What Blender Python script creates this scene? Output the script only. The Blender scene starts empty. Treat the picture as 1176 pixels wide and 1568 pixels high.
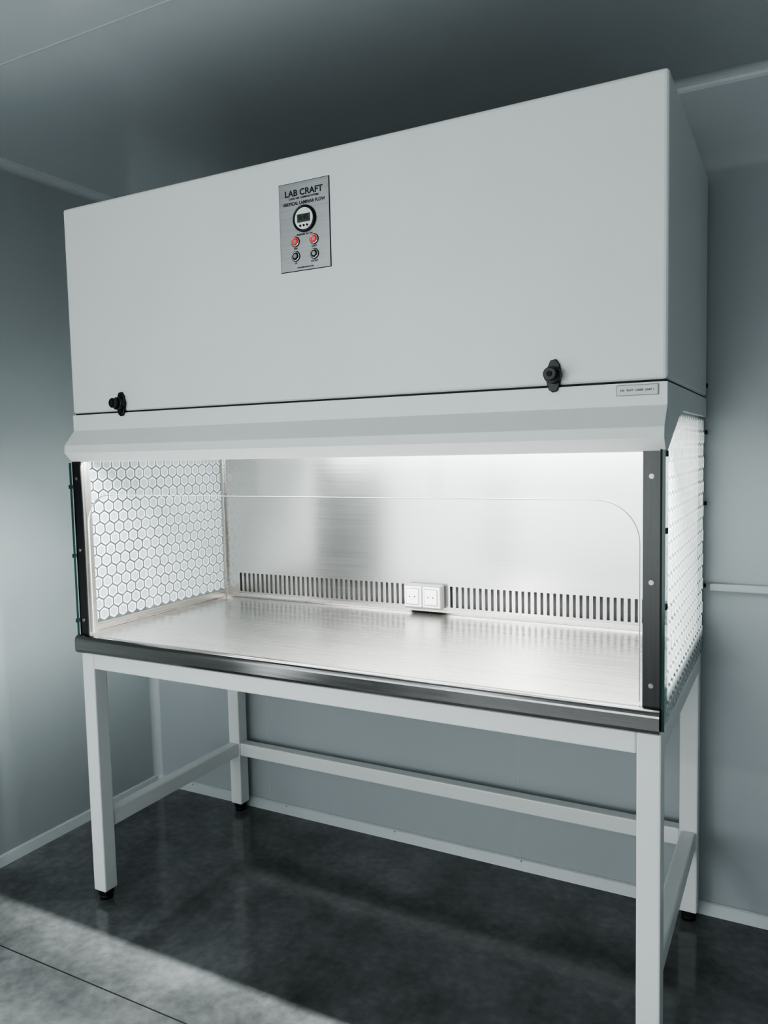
import bpy, bmesh, math, random
from mathutils import Matrix, Vector
random.seed(4)
S=bpy.context.scene
COL=S.collection
# ------------------------------------------------------------------ materials
def newmat(name):
    m=bpy.data.materials.new(name); m.use_nodes=True
    nt=m.node_tree; b=nt.nodes['Principled BSDF']
    return m,nt,b
def pmat(name,col,rough=.5,metal=0,spec=.5,noise=0,nscale=8,bump=0,bscale=200,coat=0):
    m,nt,b=newmat(name)
    b.inputs['Base Color'].default_value=(*col,1); b.inputs['Roughness'].default_value=rough
    b.inputs['Metallic'].default_value=metal; b.inputs['Specular IOR Level'].default_value=spec
    b.inputs['Coat Weight'].default_value=coat
    tc=nt.nodes.new('ShaderNodeTexCoord')
    if noise:
        n=nt.nodes.new('ShaderNodeTexNoise'); n.inputs['Scale'].default_value=nscale; n.inputs['Detail'].default_value=5
        r=nt.nodes.new('ShaderNodeValToRGB')
        r.color_ramp.elements[0].position=.3; r.color_ramp.elements[1].position=.7
        r.color_ramp.elements[0].color=(*[c*(1-noise) for c in col],1)
        r.color_ramp.elements[1].color=(*[min(1,c*(1+noise)) for c in col],1)
        nt.links.new(tc.outputs['Object'],n.inputs['Vector']); nt.links.new(n.outputs['Fac'],r.inputs['Fac'])
        nt.links.new(r.outputs['Color'],b.inputs['Base Color'])
    if bump:
        n2=nt.nodes.new('ShaderNodeTexNoise'); n2.inputs['Scale'].default_value=bscale
        bp=nt.nodes.new('ShaderNodeBump'); bp.inputs['Strength'].default_value=bump; bp.inputs['Distance'].default_value=.001
        nt.links.new(tc.outputs['Object'],n2.inputs['Vector']); nt.links.new(n2.outputs['Fac'],bp.inputs['Height'])
        nt.links.new(bp.outputs['Normal'],b.inputs['Normal'])
    return m
def brushed(name,col,rough,stretch,bump=.15,rvar=.04,aniso=0,arot=0,cv=.06):
    """brushed steel, 'stretch' = noise scale per axis (low = along the brush)"""
    m,nt,b=newmat(name)
    b.inputs['Metallic'].default_value=1; b.inputs['Roughness'].default_value=rough
    b.inputs['Anisotropic'].default_value=aniso; b.inputs['Anisotropic Rotation'].default_value=arot
    if aniso:
        tg=nt.nodes.new('ShaderNodeTangent'); tg.direction_type='UV_MAP'; tg.uv_map='UVMap'
        nt.links.new(tg.outputs[0],b.inputs['Tangent'])
    tc=nt.nodes.new('ShaderNodeTexCoord'); mp=nt.nodes.new('ShaderNodeMapping'); mp.inputs['Scale'].default_value=stretch
    n=nt.nodes.new('ShaderNodeTexNoise'); n.inputs['Scale'].default_value=1; n.inputs['Detail'].default_value=4
    nt.links.new(tc.outputs['Object'],mp.inputs['Vector']); nt.links.new(mp.outputs['Vector'],n.inputs['Vector'])
    r=nt.nodes.new('ShaderNodeValToRGB')
    r.color_ramp.elements[0].position=.3; r.color_ramp.elements[1].position=.7
    r.color_ramp.elements[0].color=(*[c*(1-cv) for c in col],1); r.color_ramp.elements[1].color=(*[min(1,c*(1+cv)) for c in col],1)
    nt.links.new(n.outputs['Fac'],r.inputs['Fac']); nt.links.new(r.outputs['Color'],b.inputs['Base Color'])
    mr=nt.nodes.new('ShaderNodeMapRange'); mr.inputs['From Min'].default_value=.3; mr.inputs['From Max'].default_value=.7
    mr.inputs['To Min'].default_value=rough-rvar; mr.inputs['To Max'].default_value=rough+rvar
    nt.links.new(n.outputs['Fac'],mr.inputs['Value']); nt.links.new(mr.outputs['Result'],b.inputs['Roughness'])
    if bump:
        bp=nt.nodes.new('ShaderNodeBump'); bp.inputs['Strength'].default_value=bump; bp.inputs['Distance'].default_value=.0006
        nt.links.new(n.outputs['Fac'],bp.inputs['Height']); nt.links.new(bp.outputs['Normal'],b.inputs['Normal'])
    return m
def clearmat(name,tint):
    m=bpy.data.materials.new(name); m.use_nodes=True; nt=m.node_tree; nt.nodes.clear()
    o=nt.nodes.new('ShaderNodeOutputMaterial'); t=nt.nodes.new('ShaderNodeBsdfTransparent'); t.inputs[0].default_value=(*tint,1)
    g=nt.nodes.new('ShaderNodeBsdfGlossy'); g.inputs['Roughness'].default_value=.03
    lw=nt.nodes.new('ShaderNodeLayerWeight'); lw.inputs[0].default_value=.5
    pw=nt.nodes.new('ShaderNodeMath'); pw.operation='POWER'; pw.inputs[1].default_value=5
    ma=nt.nodes.new('ShaderNodeMath'); ma.operation='MULTIPLY_ADD'; ma.inputs[1].default_value=.7; ma.inputs[2].default_value=.02
    mx=nt.nodes.new('ShaderNodeMixShader')
    nt.links.new(lw.outputs['Facing'],pw.inputs[0]); nt.links.new(pw.outputs[0],ma.inputs[0]); nt.links.new(ma.outputs[0],mx.inputs[0])
    nt.links.new(t.outputs[0],mx.inputs[1]); nt.links.new(g.outputs[0],mx.inputs[2])
    nt.links.new(mx.outputs[0],o.inputs[0]); return m
def filmmat(name,col,opac,transl=.6):
    m=bpy.data.materials.new(name); m.use_nodes=True; nt=m.node_tree; nt.nodes.clear()
    o=nt.nodes.new('ShaderNodeOutputMaterial'); t=nt.nodes.new('ShaderNodeBsdfTransparent')
    d=nt.nodes.new('ShaderNodeBsdfDiffuse'); d.inputs[0].default_value=(*col,1)
    l=nt.nodes.new('ShaderNodeBsdfTranslucent'); l.inputs[0].default_value=(*col,1)
    a=nt.nodes.new('ShaderNodeMixShader'); a.inputs[0].default_value=transl
    c=nt.nodes.new('ShaderNodeMixShader'); c.inputs[0].default_value=opac
    nt.links.new(d.outputs[0],a.inputs[1]); nt.links.new(l.outputs[0],a.inputs[2])
    nt.links.new(t.outputs[0],c.inputs[1]); nt.links.new(a.outputs[0],c.inputs[2]); nt.links.new(c.outputs[0],o.inputs[0]); return m
def emit(name,col,s):
    m,nt,b=newmat(name); b.inputs['Base Color'].default_value=(*col,1)
    b.inputs['Emission Color'].default_value=(*col,1); b.inputs['Emission Strength'].default_value=s; return m

M_wall=pmat('wall_panel_white',(.42,.452,.462),.34,noise=.02,nscale=2,bump=.02,bscale=60)
M_ceil=pmat('ceiling_panel_white',(.47,.505,.515),.24,noise=.02,nscale=2)
M_trim=pmat('trim_white',(.50,.53,.54),.35,noise=.02)
M_joint=pmat('panel_joint_sealant',(.28,.31,.32),.5,noise=.05)
M_powder=pmat('powder_coat_light_grey',(.71,.725,.71),.42,noise=.015,nscale=5,bump=.08,bscale=500)
M_frame=pmat('powder_coat_white',(.79,.80,.79),.38,noise=.015,nscale=5,bump=.06,bscale=500)
M_black=pmat('black_plastic',(.008,.008,.009),.3,noise=.1)
M_rubber=pmat('black_rubber',(.01,.01,.011),.6,noise=.1)
M_dark=pmat('dark_gap',(.015,.015,.016),.7,noise=.1)
M_back=brushed('brushed_steel_back',(.54,.535,.52),.21,(3,3,420),bump=.025,aniso=.7,arot=.25,cv=.05,rvar=.03)
M_top=brushed('brushed_steel_worktop',(.60,.59,.57),.245,(2,420,3),bump=.02,aniso=.5,arot=.25,cv=.05,rvar=.04)
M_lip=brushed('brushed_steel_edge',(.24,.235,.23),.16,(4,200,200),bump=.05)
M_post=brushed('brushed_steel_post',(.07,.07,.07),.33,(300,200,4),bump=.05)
M_post2=brushed('brushed_steel_return',(.50,.48,.46),.3,(200,200,4),bump=.05)
M_rail=brushed('brushed_steel_rail',(.46,.44,.42),.3,(200,4,200),bump=.05)
M_plate=brushed('brushed_aluminium_plate',(.36,.365,.365),.42,(4,200,300),bump=.05)
M_chrome=pmat('polished_steel',(.6,.6,.6),.15,metal=1,noise=.02)
M_steel=pmat('dull_screw_steel',(.30,.30,.30),.3,metal=1,noise=.02)
M_glass=clearmat('clear_glass',(.95,.975,.97))
M_acryl=clearmat('clear_acrylic',(.985,.99,.99))
M_gedge=pmat('glass_edge_teal',(.03,.08,.075),.15,noise=.1)
M_aedge=pmat('acrylic_edge',(.30,.31,.31),.3,noise=.05)
M_film=filmmat('frosted_hex_film',(.95,.965,.97),.93,.5)
M_film2=filmmat('frosted_hex_film_light',(.90,.94,.96),.45,.5)
M_white=pmat('white_plastic',(.78,.78,.76),.3,noise=.01)
M_greyp=pmat('grey_plastic',(.26,.26,.26),.4,noise=.03)
M_plenum=pmat('plenum_sheet',(.15,.15,.145),.4,noise=.05)
M_lcd=pmat('lcd_glass',(.07,.095,.08),.15,noise=.05)
M_red=emit('red_led_ring',(.85,.01,.008),.25)
M_ink=pmat('black_ink',(.006,.006,.006),.5,noise=.1)
M_label=pmat('label_paper',(.60,.61,.61),.4,noise=.02)
M_lamp=emit('lamp_diffuser',(1,1,1),3)
M_glow=emit('added_glow_pane',(.93,.98,1),.85)  # glow for the added panels out of view
# floor : dark sealed concrete, slightly glossy
m,nt,b=newmat('dark_sealed_concrete'); M_floor=m
tc=nt.nodes.new('ShaderNodeTexCoord')
n1=nt.nodes.new('ShaderNodeTexNoise'); n1.inputs['Scale'].default_value=2.8; n1.inputs['Detail'].default_value=9; n1.inputs['Roughness'].default_value=.65
n2=nt.nodes.new('ShaderNodeTexNoise'); n2.inputs['Scale'].default_value=38; n2.inputs['Detail'].default_value=6
for n in (n1,n2): nt.links.new(tc.outputs['Object'],n.inputs['Vector'])
r1=nt.nodes.new('ShaderNodeValToRGB'); r1.color_ramp.elements[0].position=.36; r1.color_ramp.elements[1].position=.64
r1.color_ramp.elements[0].color=(.09,.094,.094,1); r1.color_ramp.elements[1].color=(.20,.206,.206,1)
r2=nt.nodes.new('ShaderNodeValToRGB'); r2.color_ramp.elements[0].position=.3; r2.color_ramp.elements[1].position=.75
r2.color_ramp.elements[0].color=(.82,.82,.82,1); r2.color_ramp.elements[1].color=(1.15,1.15,1.15,1)
mx=nt.nodes.new('ShaderNodeMixRGB'); mx.blend_type='MULTIPLY'; mx.inputs[0].default_value=1
nt.links.new(n1.outputs['Fac'],r1.inputs['Fac']); nt.links.new(n2.outputs['Fac'],r2.inputs['Fac'])
nt.links.new(r1.outputs['Color'],mx.inputs[1]); nt.links.new(r2.outputs['Color'],mx.inputs[2]); nt.links.new(mx.outputs[0],b.inputs['Base Color'])
mr=nt.nodes.new('ShaderNodeMapRange'); mr.inputs['To Min'].default_value=.04; mr.inputs['To Max'].default_value=.17
nt.links.new(n1.outputs['Fac'],mr.inputs['Value']); nt.links.new(mr.outputs['Result'],b.inputs['Roughness'])
b.inputs['Specular IOR Level'].default_value=.65
bp=nt.nodes.new('ShaderNodeBump'); bp.inputs['Strength'].default_value=.02; bp.inputs['Distance'].default_value=.002
nt.links.new(n2.outputs['Fac'],bp.inputs['Height']); nt.links.new(bp.outputs['Normal'],b.inputs['Normal'])

# ------------------------------------------------------------------ helpers
def empty(name,loc=(0,0,0)):
    e=bpy.data.objects.new(name,None); e.empty_display_size=.1; COL.objects.link(e); return e
def obj(name,bm,mat,parent=None,smooth=False):
    me=bpy.data.meshes.new(name); bm.normal_update(); bm.to_mesh(me); bm.free()
    o=bpy.data.objects.new(name,me); COL.objects.link(o)
    for mm in (mat if isinstance(mat,(list,tuple)) else [mat]): me.materials.append(mm)
    if parent: o.parent=parent
    if smooth:
        for p in me.polygons: p.use_smooth=True
    return o
def uvmap(o,a,b_):
    me=o.data; uv=me.uv_layers.new(name='UVMap')
    for l in me.loops:
        co=me.vertices[l.vertex_index].co; uv.data[l.index].uv=(co[a]+.13*co[3-a-b_],co[b_]+.17*co[3-a-b_])
def add_box(bm,x0,x1,y0,y1,z0,z1,mi=0,bev=0,seg=2):
    vs=[bm.verts.new((x,y,z)) for x in (x0,x1) for y in (y0,y1) for z in (z0,z1)]
    F=[]
    for q in [(0,1,3,2),(4,6,7,5),(0,4,5,1),(2,3,7,6),(0,2,6,4),(1,5,7,3)]:
        f=bm.faces.new([vs[i] for i in q]); f.material_index=mi; F.append(f)
    if bev:
        E=list({e for f in F for e in f.edges})
        bmesh.ops.bevel(bm,geom=E,offset=bev,segments=seg,profile=.5,affect='EDGES',material=mi)
def box(name,x0,x1,y0,y1,z0,z1,mat,parent=None,bev=0,seg=2):
    bm=bmesh.new(); add_box(bm,x0,x1,y0,y1,z0,z1,0,bev,seg); return obj(name,bm,mat,parent)
def add_prism(bm,pts,axis,a,b,mi=0):
    def P(p,t):
        return {'x':(t,p[0],p[1]),'y':(p[0],t,p[1]),'z':(p[0],p[1],t)}[axis]
    A=[bm.verts.new(P(p,a)) for p in pts]; B=[bm.verts.new(P(p,b)) for p in pts]
    fs=[bm.faces.new(A),bm.faces.new(B[::-1])]
    for i in range(len(pts)):
        j=(i+1)%len(pts); fs.append(bm.faces.new([A[j],A[i],B[i],B[j]]))
    for f in fs: f.material_index=mi
    bmesh.ops.recalc_face_normals(bm,faces=fs)
    return fs
def prism(name,pts,axis,a,b,mat,parent=None,bev=0):
    bm=bmesh.new(); add_prism(bm,pts,axis,a,b)
    if bev: bmesh.ops.bevel(bm,geom=bm.edges[:],offset=bev,segments=2,profile=.5,affect='EDGES')
    return obj(name,bm,mat,parent)
def add_cyl(bm,c,r,h,axis='y',seg=32,mi=0,r2=None,bev=0):
    R={'y':Matrix.Rotation(math.pi/2,4,'X'),'z':Matrix.Identity(4),'x':Matrix.Rotation(math.pi/2,4,'Y')}[axis]
    ret=bmesh.ops.create_cone(bm,cap_ends=True,segments=seg,radius1=r,radius2=r if r2 is None else r2,depth=h,matrix=Matrix.Translation(c)@R)
    fs={f for v in ret['verts'] for f in v.link_faces}
    for f in fs: f.material_index=mi; f.smooth=len(f.verts)==4
def cyl(name,c,r,h,mat,parent=None,axis='y',seg=32,r2=None):
    bm=bmesh.new(); add_cyl(bm,c,r,h,axis,seg,0,r2); return obj(name,bm,mat,parent)
def ring(name,c,R,r,mat,parent=None,seg=40):
    bm=bmesh.new(); k=10; V=[]
    for i in range(seg):
        a=2*math.pi*i/seg; row=[]
        for j in range(k):
            t=2*math.pi*j/k; rr=R+r*math.cos(t)
            row.append(bm.verts.new((c[0]+rr*math.cos(a),c[1]+r*math.sin(t),c[2]+rr*math.sin(a))))
        V.append(row)
    for i in range(seg):
        for j in range(k):
            bm.faces.new([V[i][j],V[(i+1)%seg][j],V[(i+1)%seg][(j+1)%k],V[i][(j+1)%k]])
    bmesh.ops.recalc_face_normals(bm,faces=bm.faces[:])
    return obj(name,bm,mat,parent,True)
def text(name,body,x,y,z,size,mat,parent,bold=0,sx=1):
    cu=bpy.data.curves.new(name,'FONT'); cu.body=body; cu.size=size; cu.align_x='CENTER'; cu.align_y='CENTER'
    cu.extrude=.0002; cu.offset=bold; cu.materials.append(mat)
    o=bpy.data.objects.new(name,cu); COL.objects.link(o); o.location=(x,y,z); o.rotation_euler=(math.pi/2,0,0); o.scale=(sx,1,1); o.parent=parent
    return o

# ------------------------------------------------------------------ room
XL,XR,YB,YF,HC=-.459,3.4,.756,-3.6,2.392
box('floor',XL-.1,XR+.1,YF-.1,YB+.1,-.1,0,M_floor)
box('ceiling',XL-.1,XR+.1,YF-.1,YB+.1,HC,HC+.1,M_ceil)
box('wall_back',XL-.1,XR+.1,YB,YB+.1,0,HC,M_wall)
box('wall_left',XL-.1,XL,YF,YB,0,HC,M_wall)
box('wall_right',XR,XR+.1,YF,YB,0,HC,M_wall)
box('wall_front',XL-.1,XR+.1,YF-.1,YF,0,HC,M_wall)
def cove(c,sx,sy,w=.03):
    pts=[(c[0],c[1]),(c[0]+sx*w,c[1])]
    for i in range(1,6):
        a=math.pi/2*i/6; pts.append((c[0]+sx*w*(1-math.sin(a)),c[1]+sy*w*(1-math.cos(a))))
    pts.append((c[0],c[1]+sy*w)); return pts
prism('trim_1',cove((XL,YB),1,-1,.028),'z',0,HC,M_trim)
prism('trim_2',cove((XL,HC),1,-1,.028),'y',YF,YB,M_trim)
prism('trim_3',cove((YB,HC),-1,-1,.028),'x',XL,XR,M_trim)
prism('baseboard_left',[(XL,0),(XL+.02,0),(XL+.008,.03),(XL+.004,.034),(XL,.034)],'y',YF,YB,M_trim)
prism('baseboard_back',[(YB,0),(YB-.02,0),(YB-.008,.03),(YB-.004,.034),(YB,.034)],'x',XL,XR,M_trim)
bm=bmesh.new()
for i in range(8): add_cyl(bm,(XL+.2+i*.47,YB-.0095,.027),.0028,.003,'y',12)
for i in range(8): add_cyl(bm,(XL+.0095,YB-.3-i*.47,.027),.0028,.003,'x',12)
obj('baseboard_rivets',bm,M_joint)
bm=bmesh.new()
for x in (.133,1.142,2.15): add_box(bm,x-.0012,x+.0012,YB-.0008,YB+.001,.034,HC)
for y in (-.55,-1.4): add_box(bm,XL-.001,XL+.0008,y-.0012,y+.0012,.034,HC)
obj('trim_4',bm,M_trim)
bm=bmesh.new()
for y in (-.26,-1.4,-2.6): add_box(bm,XL,XR,y-.0015,y+.0015,HC-.0008,HC+.001)
obj('trim_5',bm,M_trim)
bm=bmesh.new()
add_box(bm,XL,XR,-.2915,-.2885,-.001,.0006)
obj('floor_joint',bm,M_dark)
bm=bmesh.new(); add_box(bm,1.72,XR,YB-.018,YB,.968,.99,0,.003)
obj('trim_6',bm,M_trim)
# unseen glowing panels, added for the bright reflection in the steel interior
def glow_panel(nm,axis,a0,a1,z0,z1):
    e=empty(nm)
    if axis=='x':  # on left wall
        box('pane',XL+.002,XL+.008,a0,a1,z0,z1,M_glow,e)
        bm=bmesh.new()
        for r_ in ((a0-.04,a1+.04,z1,z1+.04),(a0-.04,a1+.04,z0-.04,z0),(a0-.04,a0,z0,z1),(a1,a1+.04,z0,z1)):
            add_box(bm,XL+.0005,XL+.02,*r_)
        obj('frame',bm,M_trim,e)
    else:
        box('pane',a0,a1,YF+.002,YF+.008,z0,z1,M_glow,e)
        bm=bmesh.new()
        for r_ in ((a0-.04,a1+.04,z1,z1+.04),(a0-.04,a1+.04,z0-.04,z0),(a0-.04,a0,z0,z1),(a1,a1+.04,z0,z1)):
            add_box(bm,r_[0],r_[1],YF+.0005,YF+.02,r_[2],r_[3])
        obj('frame',bm,M_trim,e)
glow_panel('glow_panel_1','x',-3.5,-1.46,.25,1.75)
glow_panel('glow_panel_2','y',-.36,2.4,.25,1.75)

# ------------------------------------------------------------------ stand
W,D,HF=1.70,.7257,.793
st=empty('steel_stand')
T=.05
legs=[(0,0),(W-T,0),(0,D-T),(W-T,D-T)]
for i,(x,y) in enumerate(legs):
    box(f'leg_{i+1}',x,x+T,y,y+T,.03,HF-.0005,M_frame,st,.004)
    bm=bmesh.new(); add_box(bm,x+.008,x+T-.008,y+.008,y+T-.008,.012,.031,0,.002); add_cyl(bm,(x+T/2,y+T/2,.007),.02,.014,'z',24)
    obj(f'foot_{i+1}',bm,M_rubber,st)
box('top_bar_front',T,W-T,.0,T,HF-T,HF,M_frame,st,.004)
box('top_bar_back',T,W-T,D-T,D,HF-T,HF,M_frame,st,.004)
box('top_bar_left',0,T,T,D-T,HF-T,HF,M_frame,st,.004)
box('top_bar_right',W-T,W,T,D-T,HF-T,HF,M_frame,st,.004)
box('low_bar_left',.005,T-.005,T,D-T,.225,.275,M_frame,st,.004)
box('low_bar_right',W-T+.005,W-.005,T,D-T,.225,.275,M_frame,st,.004)
box('low_bar_back',T,W-T,D-T+.003,D-.005,.225,.275,M_frame,st,.004)

# ------------------------------------------------------------------ cabinet
cb=empty('laminar_flow_cabinet')
X0,X1=.003,1.707
bm=bmesh.new(); add_box(bm,X0,X1,.011,.733,1.519,2.120,0,.009,3)
obj('upper_housing',bm,M_powder,cb)
box('added_bounce_absorber',X0+.06,X1-.06,.07,.70,2.1195,2.128,M_dark,cb)  # unseen dark sheet, added to cut bounce light between housing and ceiling
box('seam_core',X0+.006,X1-.006,.018,.727,1.50,1.53,M_dark,cb)
prof=[(.011,1.515),(.011,1.468),(-.026,1.424),(-.028,1.402),(-.004,1.376),(.016,1.374),(.016,1.384),(.016,1.515)]
prism('front_visor',prof,'x',X0,X1,M_powder,cb,.0012)
side=[(.0205,1.515),(.733,1.515),(.733,1.463),(.256,1.463),(.20,1.455),(.0205,1.376)]
prism('side_apron_left',side,'x',X0,X0+.012,M_powder,cb,.001)
prism('side_apron_right',side,'x',X1-.012,X1,M_powder,cb,.001)
box('filter_grille',.02,1.69,.10,.70,1.452,1.50,M_white,cb)
box('lamp_housing',.06,1.64,.0175,.10,1.43,1.50,M_white,cb,.003)
bm=bmesh.new(); add_cyl(bm,(.85,.048,1.415),.013,1.5,'x',20)
obj('lamp_tube',bm,M_lamp,cb)
def lipprof():
    p=[(.70,.848),(.70,.795),(-.010,.795)]
    p+=[(-.018,.803)]
    for i in range(0,7):
        a=math.pi-(math.pi/2)*i/6
        p.append((-.018+.016+.016*math.cos(a)+0.0,.832+.016*math.sin(a)))
    return p
o=prism('worktop',lipprof(),'x',.001,1.697,M_top,cb); uvmap(o,0,1)
lp=[]
for i in range(0,9):
    a=math.radians(60+120*i/8); lp.append((-.0065+.0165*math.cos(a),.8320+.0165*math.sin(a)))
lp+=[(-.0232,.806),(-.021,.799),(-.015,.7945),(-.010,.7945),(-.0175,.8035),(-.0175,.832)]
bm=bmesh.new(); add_prism(bm,lp,'x',-.001,1.699)
o=obj('worktop_front_lip',bm,M_lip,cb)
# back panel with slots
bi=.689
bm=bmesh.new()
def slots(x0,n,p,w): return [(x0+i*p,x0+i*p+w) for i in range(n)]
sl=slots(.072,35,.0202,.0092)+slots(.936,35,.0202,.0092)
add_box(bm,.012,1.692,bi,bi+.003,.94,1.452); add_box(bm,.012,1.692,bi,bi+.003,.848,.870)
e=.012
for a,b_ in sl:
    add_box(bm,e,a,bi,bi+.003,.870,.940); e=b_
add_box(bm,e,1.692,bi,bi+.003,.870,.940)
o=obj('back_panel',bm,M_back,cb); uvmap(o,0,2)
box('rear_plenum',.006,1.698,bi+.024,.733,.80,1.463,M_plenum,cb)
prism('rail_back',[(bi,.8485),(bi-.012,.8485),(bi-.002,.852),(bi,.862)],'x',.012,1.692,M_rail,cb)
box('rail_left',.004,.012,.036,bi,.8485,.872,M_rail,cb,.001)
box('rail_right',1.688,1.696,.036,bi,.8485,.872,M_rail,cb,.001)
box('corner_angle_left',.004,.016,bi-.01,bi,.85,1.452,M_rail,cb,.001)
gl=[(-.004,.806),(.712,.806),(.712,1.4625),(.258,1.4625),(.20,1.4545),(.0,1.372),(-.004,1.372)]
prism('side_glass_left',gl,'x',-.0045,.0015,M_glass,cb)
prism('side_glass_right',gl,'x',1.6995,1.7055,M_glass,cb)
box('glass_edge_left',-.006,.0015,-.006,-.0042,.806,1.372,M_gedge,cb)
box('glass_edge_right',1.7,1.7065,-.006,-.0042,.800,1.385,M_gedge,cb)
box('gasket_right',1.6965,1.7,-.007,.0,.800,1.385,M_rubber,cb)
def inside(y,z,R):
    if y<.012+R or y>.708-R: return False
    top=1.458 if y>.256 else 1.376+(y-.02)*(1.455-1.376)/.18
    return z<min(1.458,top)-R
def hexfilm(name,x,ymin,ymax,zmin,fac=.86,fi=.76):
    bm=bmesh.new(); p=.039; R=p/math.sqrt(3)*fac; Ri=R*fi
    row=0; z=zmin+R
    while z<1.46:
        y=ymin+(p/2 if row%2 else 0)
        while y<ymax:
            if inside(y,z,R*.8):
                o=[];n=[]
                for k in range(6):
                    a=math.pi/6+k*math.pi/3
                    o.append(bm.verts.new((x,y+R*math.cos(a),z+R*math.sin(a)))); n.append(bm.verts.new((x,y+Ri*math.cos(a),z+Ri*math.sin(a))))
                for k in range(6):
                    f=bm.faces.new([o[k],o[(k+1)%6],n[(k+1)%6],n[k]]); f.material_index=0
                f=bm.faces.new(n); f.material_index=1
            y+=p
        z+=p*math.sqrt(3)/2; row+=1
    return obj(name,bm,[M_film,M_film2],cb)
hexfilm('hex_film_left',.0022,.055,.70,.874)
hexfilm('hex_film_right',1.7064,.035,.70,.812,.80,.66)
for nm,a,b_ in (('left',.002,.036),('right',1.662,1.6965)):
    box(f'post_face_{nm}',a,b_,-.001,.003,.8482,1.4,M_post,cb)
    if nm=='left': box('post_return_left',.0325,.036,.0031,.036,.8482,1.4,M_post2,cb)
    else: box('post_return_right',1.662,1.6655,.0031,.036,.8482,1.4,M_post2,cb)
    bm=bmesh.new()
    xm=(a+b_)/2
    for z in (1.325,1.108,.893):
        add_cyl(bm,(xm,-.0020,z),.0052,.002,'y',24); add_cyl(bm,(xm,-.0035,z),.0032,.003,'y',6)
    obj(f'post_screws_{nm}',bm,M_steel,cb)
bm=bmesh.new()
for z in (1.37,1.215,1.06): add_box(bm,1.7066,1.7105,-.008,.006,z-.006,z+.006,0,.001)
for z in (1.30,1.09,.89): add_box(bm,-.010,-.0062,-.008,.006,z-.006,z+.006,0,.001)
obj('glass_clips',bm,M_dark,cb)
bm=bmesh.new()
for z in (1.55,1.42,1.22,.985): add_cyl(bm,(1.708,.728,z),.006,.006,'x',20)
obj('rear_bumpers',bm,M_black,cb)
def arc(cx,cz,r,a0,a1,n=12): return [(cx+r*math.cos(math.radians(a0+(a1-a0)*i/n)),cz+r*math.sin(math.radians(a0+(a1-a0)*i/n))) for i in range(n+1)]
xl_,xr_=.042,1.654; zt=1.275; r=.09
inner=[(xl_,.852)]+arc(xl_+r,zt-r,r,180,90)+arc(xr_-r,zt-r,r,90,0)+[(xr_,.852)]
poly=[(.037,.852)]+inner+[(1.6615,.852),(1.6615,1.40),(.037,1.40)]
prism('front_sash_pane',poly,'y',.012,.016,M_acryl,cb)
bm=bmesh.new()
for i in range(len(inner)-1):
    a,b_=inner[i],inner[i+1]; d=Vector((b_[0]-a[0],b_[1]-a[1])).normalized(); n=Vector((-d.y,d.x))*.0007
    q=[(a[0]-n.x,a[1]-n.y),(b_[0]-n.x,b_[1]-n.y),(b_[0]+n.x,b_[1]+n.y),(a[0]+n.x,a[1]+n.y)]
    add_prism(bm,q,'y',.0115,.0165)
obj('sash_edge',bm,M_aedge,cb)
def knob(nm,x,z):
    bm=bmesh.new()
    add_prism(bm,[(x-.012,z-.030),(x-.004,z-.036),(x+.006,z-.034),(x+.012,z-.02),(x+.016,z),(x+.012,z+.022),(x+.004,z+.034),(x-.008,z+.032),(x-.015,z+.016),(x-.017,z-.012)],'y',.0045,.011)
    add_cyl(bm,(x,-.004,z),.018,.018,'y',32,r2=.018)
    add_cyl(bm,(x-.001,-.020,z+.001),.014,.015,'y',32)
    o=obj(nm,bm,M_black,cb); md=o.modifiers.new('bev','BEVEL'); md.width=.0015; md.segments=2
    bm=bmesh.new(); add_cyl(bm,(x-.001,-.0283,z+.001),.006,.002,'y',20); obj(nm+'_cap',bm,M_dark,cb)
knob('latch_knob_left',.210,1.540); knob('latch_knob_right',1.478,1.540)
box('id_label',1.607,1.690,.0088,.0112,1.489,1.511,M_greyp,cb)
box('id_label_face',1.6085,1.6885,.0080,.0089,1.4905,1.5095,M_label,cb)
text('id_label_text','LRI · FLAT · LINER  UNIT 1',1.6485,.0078,1.4998,.0058,M_ink,cb,.0001)
px0,px1,pz0,pz1=.783,.928,1.839,2.051; yp=.011
box('control_panel_rim',px0-.0015,px1+.0015,yp-.0012,yp,pz0-.0015,pz1+.0015,M_dark,cb)
box('control_panel_plate',px0,px1,yp-.0025,yp-.001,pz0,pz1,M_plate,cb,.0004)
pc=(px0+px1)/2; yf=yp-.0027
text('panel_heading','LAB CRAFT',pc,yf,2.026,.021,M_ink,cb,.0005,1.05)
text('panel_subtitle','CLEAN AIR · LAMINAR SYSTEMS',pc,yf,2.0135,.0062,M_ink,cb,.0002)
text('panel_title','VERTICAL LAMINAR FLOW',pc,yf,2.001,.0108,M_ink,cb,.0003,.95)
bm=bmesh.new(); add_cyl(bm,(pc+.002,yp-.004,1.961),.032,.006,'y',48); obj('gauge_body',bm,M_black,cb)
ring('gauge_bezel',(pc+.002,yp-.007,1.961),.0295,.003,M_black,cb,48)
cyl('gauge_face',(pc+.002,yp-.0070,1.961),.0262,.002,M_white,cb,seg=48)
box('gauge_lcd',pc-.017,pc+.021,yp-.009,yp-.0078,1.952,1.972,M_lcd,cb,.0004)
text('gauge_digits','0.45',pc+.002,yp-.0092,1.963,.016,M_ink,cb,.0004)
bm=bmesh.new()
for dx in (-.010,0,.010): add_cyl(bm,(pc+.002+dx,yp-.0085,1.944),.0028,.002,'y',16)
obj('gauge_buttons',bm,M_dark,cb)
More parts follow.
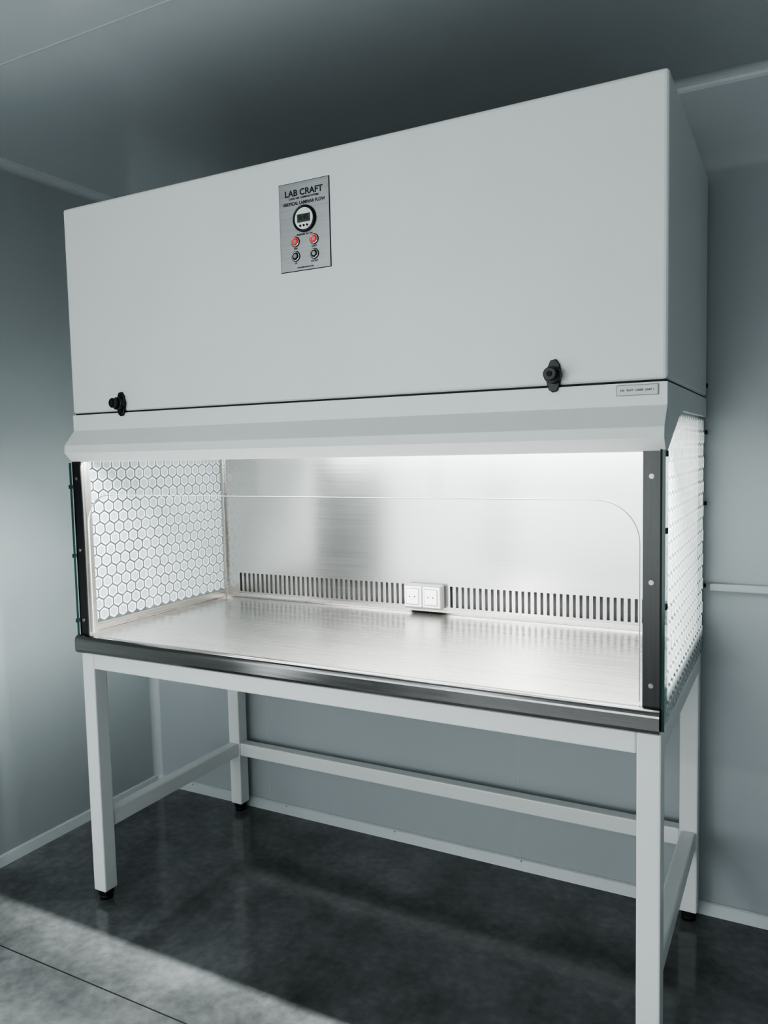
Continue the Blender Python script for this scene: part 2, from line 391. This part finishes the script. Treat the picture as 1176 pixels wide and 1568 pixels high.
for i,(x,z,red) in enumerate([(.828,1.909,1),(.883,1.909,1),(.828,1.874,0),(.883,1.874,0)]):
    ring(f'push_button_base_{i+1}',(x,yp-.003,z),.0118,.0012,M_dark,cb)
    ring(f'push_button_rim_{i+1}',(x,yp-.004,z),.0098,.0020,M_chrome,cb)
    ring(f'push_button_led_{i+1}',(x,yp-.0055,z),.0068,.0022,M_red if red else M_dark,cb)
    cyl(f'push_button_cap_{i+1}',(x,yp-.0045,z),.0052,.005,M_chrome,cb)
for i,(x,z,t) in enumerate([(.828,1.8925,'FAN'),(.883,1.8925,'LIGHT'),(.828,1.857,'UV'),(.883,1.857,'SOCKET'),(pc,1.9245,'PRESSURE  Pa / ON'),(pc,1.846,'www.laboratory.com')]):
    text(f'panel_caption_{i+1}',t,x,yf,z,.0056,M_ink,cb,.0002)

# ------------------------------------------------------------------ power socket inside
ps=empty('power_socket')
by=bi-.0005
bm=bmesh.new(); add_box(bm,.784,.918,by-.032,by,.864,.946,0,.007,3); obj('socket_body',bm,M_greyp,ps)
for i,x in enumerate((.818,.884)):
    box(f'socket_frame_{i+1}',x-.0305,x+.0305,by-.038,by-.030,.872,.939,M_white,ps,.003)
    box(f'socket_recess_{i+1}',x-.0245,x+.0245,by-.0388,by-.0378,.879,.934,M_greyp,ps)
    box(f'socket_flap_{i+1}',x-.022,x+.022,by-.042,by-.0385,.8815,.9315,M_white,ps,.002)
    bm=bmesh.new()
    add_cyl(bm,(x-.009,by-.0425,.9065),.0022,.001,'y',12); add_cyl(bm,(x+.009,by-.0425,.9065),.0022,.001,'y',12)
    obj(f'socket_holes_{i+1}',bm,M_dark,ps)

# ------------------------------------------------------------------ lights
def area(name,loc,rot,sx,sy,power,col=(1,1,1),spread=180):
    l=bpy.data.lights.new(name,'AREA'); l.shape='RECTANGLE'; l.size=sx; l.size_y=sy; l.energy=power; l.color=col; l.spread=math.radians(spread)
    o=bpy.data.objects.new(name,l); COL.objects.link(o); o.location=loc; o.rotation_euler=rot; return o
area('cabinet_tube_light',(.85,.044,1.399),(-.55,0,0),1.5,.02,32,(.97,1,1)).parent=cb
area('cabinet_diffuser_light',(.85,.42,1.449),(0,0,0),1.5,.5,7,(.97,1,1)).parent=cb
area('added_glow_light_front',(1.0,YF+.03,1.0),(math.radians(90),0,0),2.7,1.5,12,(.95,1,1))  # added fill with the front glowing panel, lights the housing face
area('added_glow_light_left',(XL+.03,-2.48,1.0),(math.radians(90),0,math.radians(-90)),2.0,1.5,5,(.95,1,1))  # added fill with the left glowing panel
wl=empty('added_wall_light')  # unseen fixture, added to give the room light below a body
box('added_lamp_body',-.38,.18,YF+.0005,YF+.22,2.0,2.12,M_trim,wl,.006)
area('added_room_lamp',(-.1,YF+.24,2.06),(math.radians(90),0,math.radians(-8)),.5,.10,10,(.95,1,1)).parent=wl  # added to throw the housing's shadow edge onto the back wall

w=bpy.data.worlds.new('World'); S.world=w; w.use_nodes=True
w.node_tree.nodes['Background'].inputs[0].default_value=(.6,.7,.75,1); w.node_tree.nodes['Background'].inputs[1].default_value=.05

# ------------------------------------------------------------------ camera
cd=bpy.data.cameras.new('Camera'); cam=bpy.data.objects.new('Camera',cd); COL.objects.link(cam); S.camera=cam
cd.sensor_fit='VERTICAL'; cd.sensor_height=36; cd.lens=1200.786/1568*36; cd.clip_start=.02
R=Matrix.Rotation(.4895,4,'Z')@Matrix.Rotation(math.pi/2-.0778,4,'X')@Matrix.Rotation(-.0221,4,'Z')
cam.matrix_world=Matrix.Translation((1.9451,-1.6532,1.3879))@R
S.view_settings.view_transform='AgX'
S.view_settings.look='AgX - High Contrast'
S.view_settings.exposure=.55
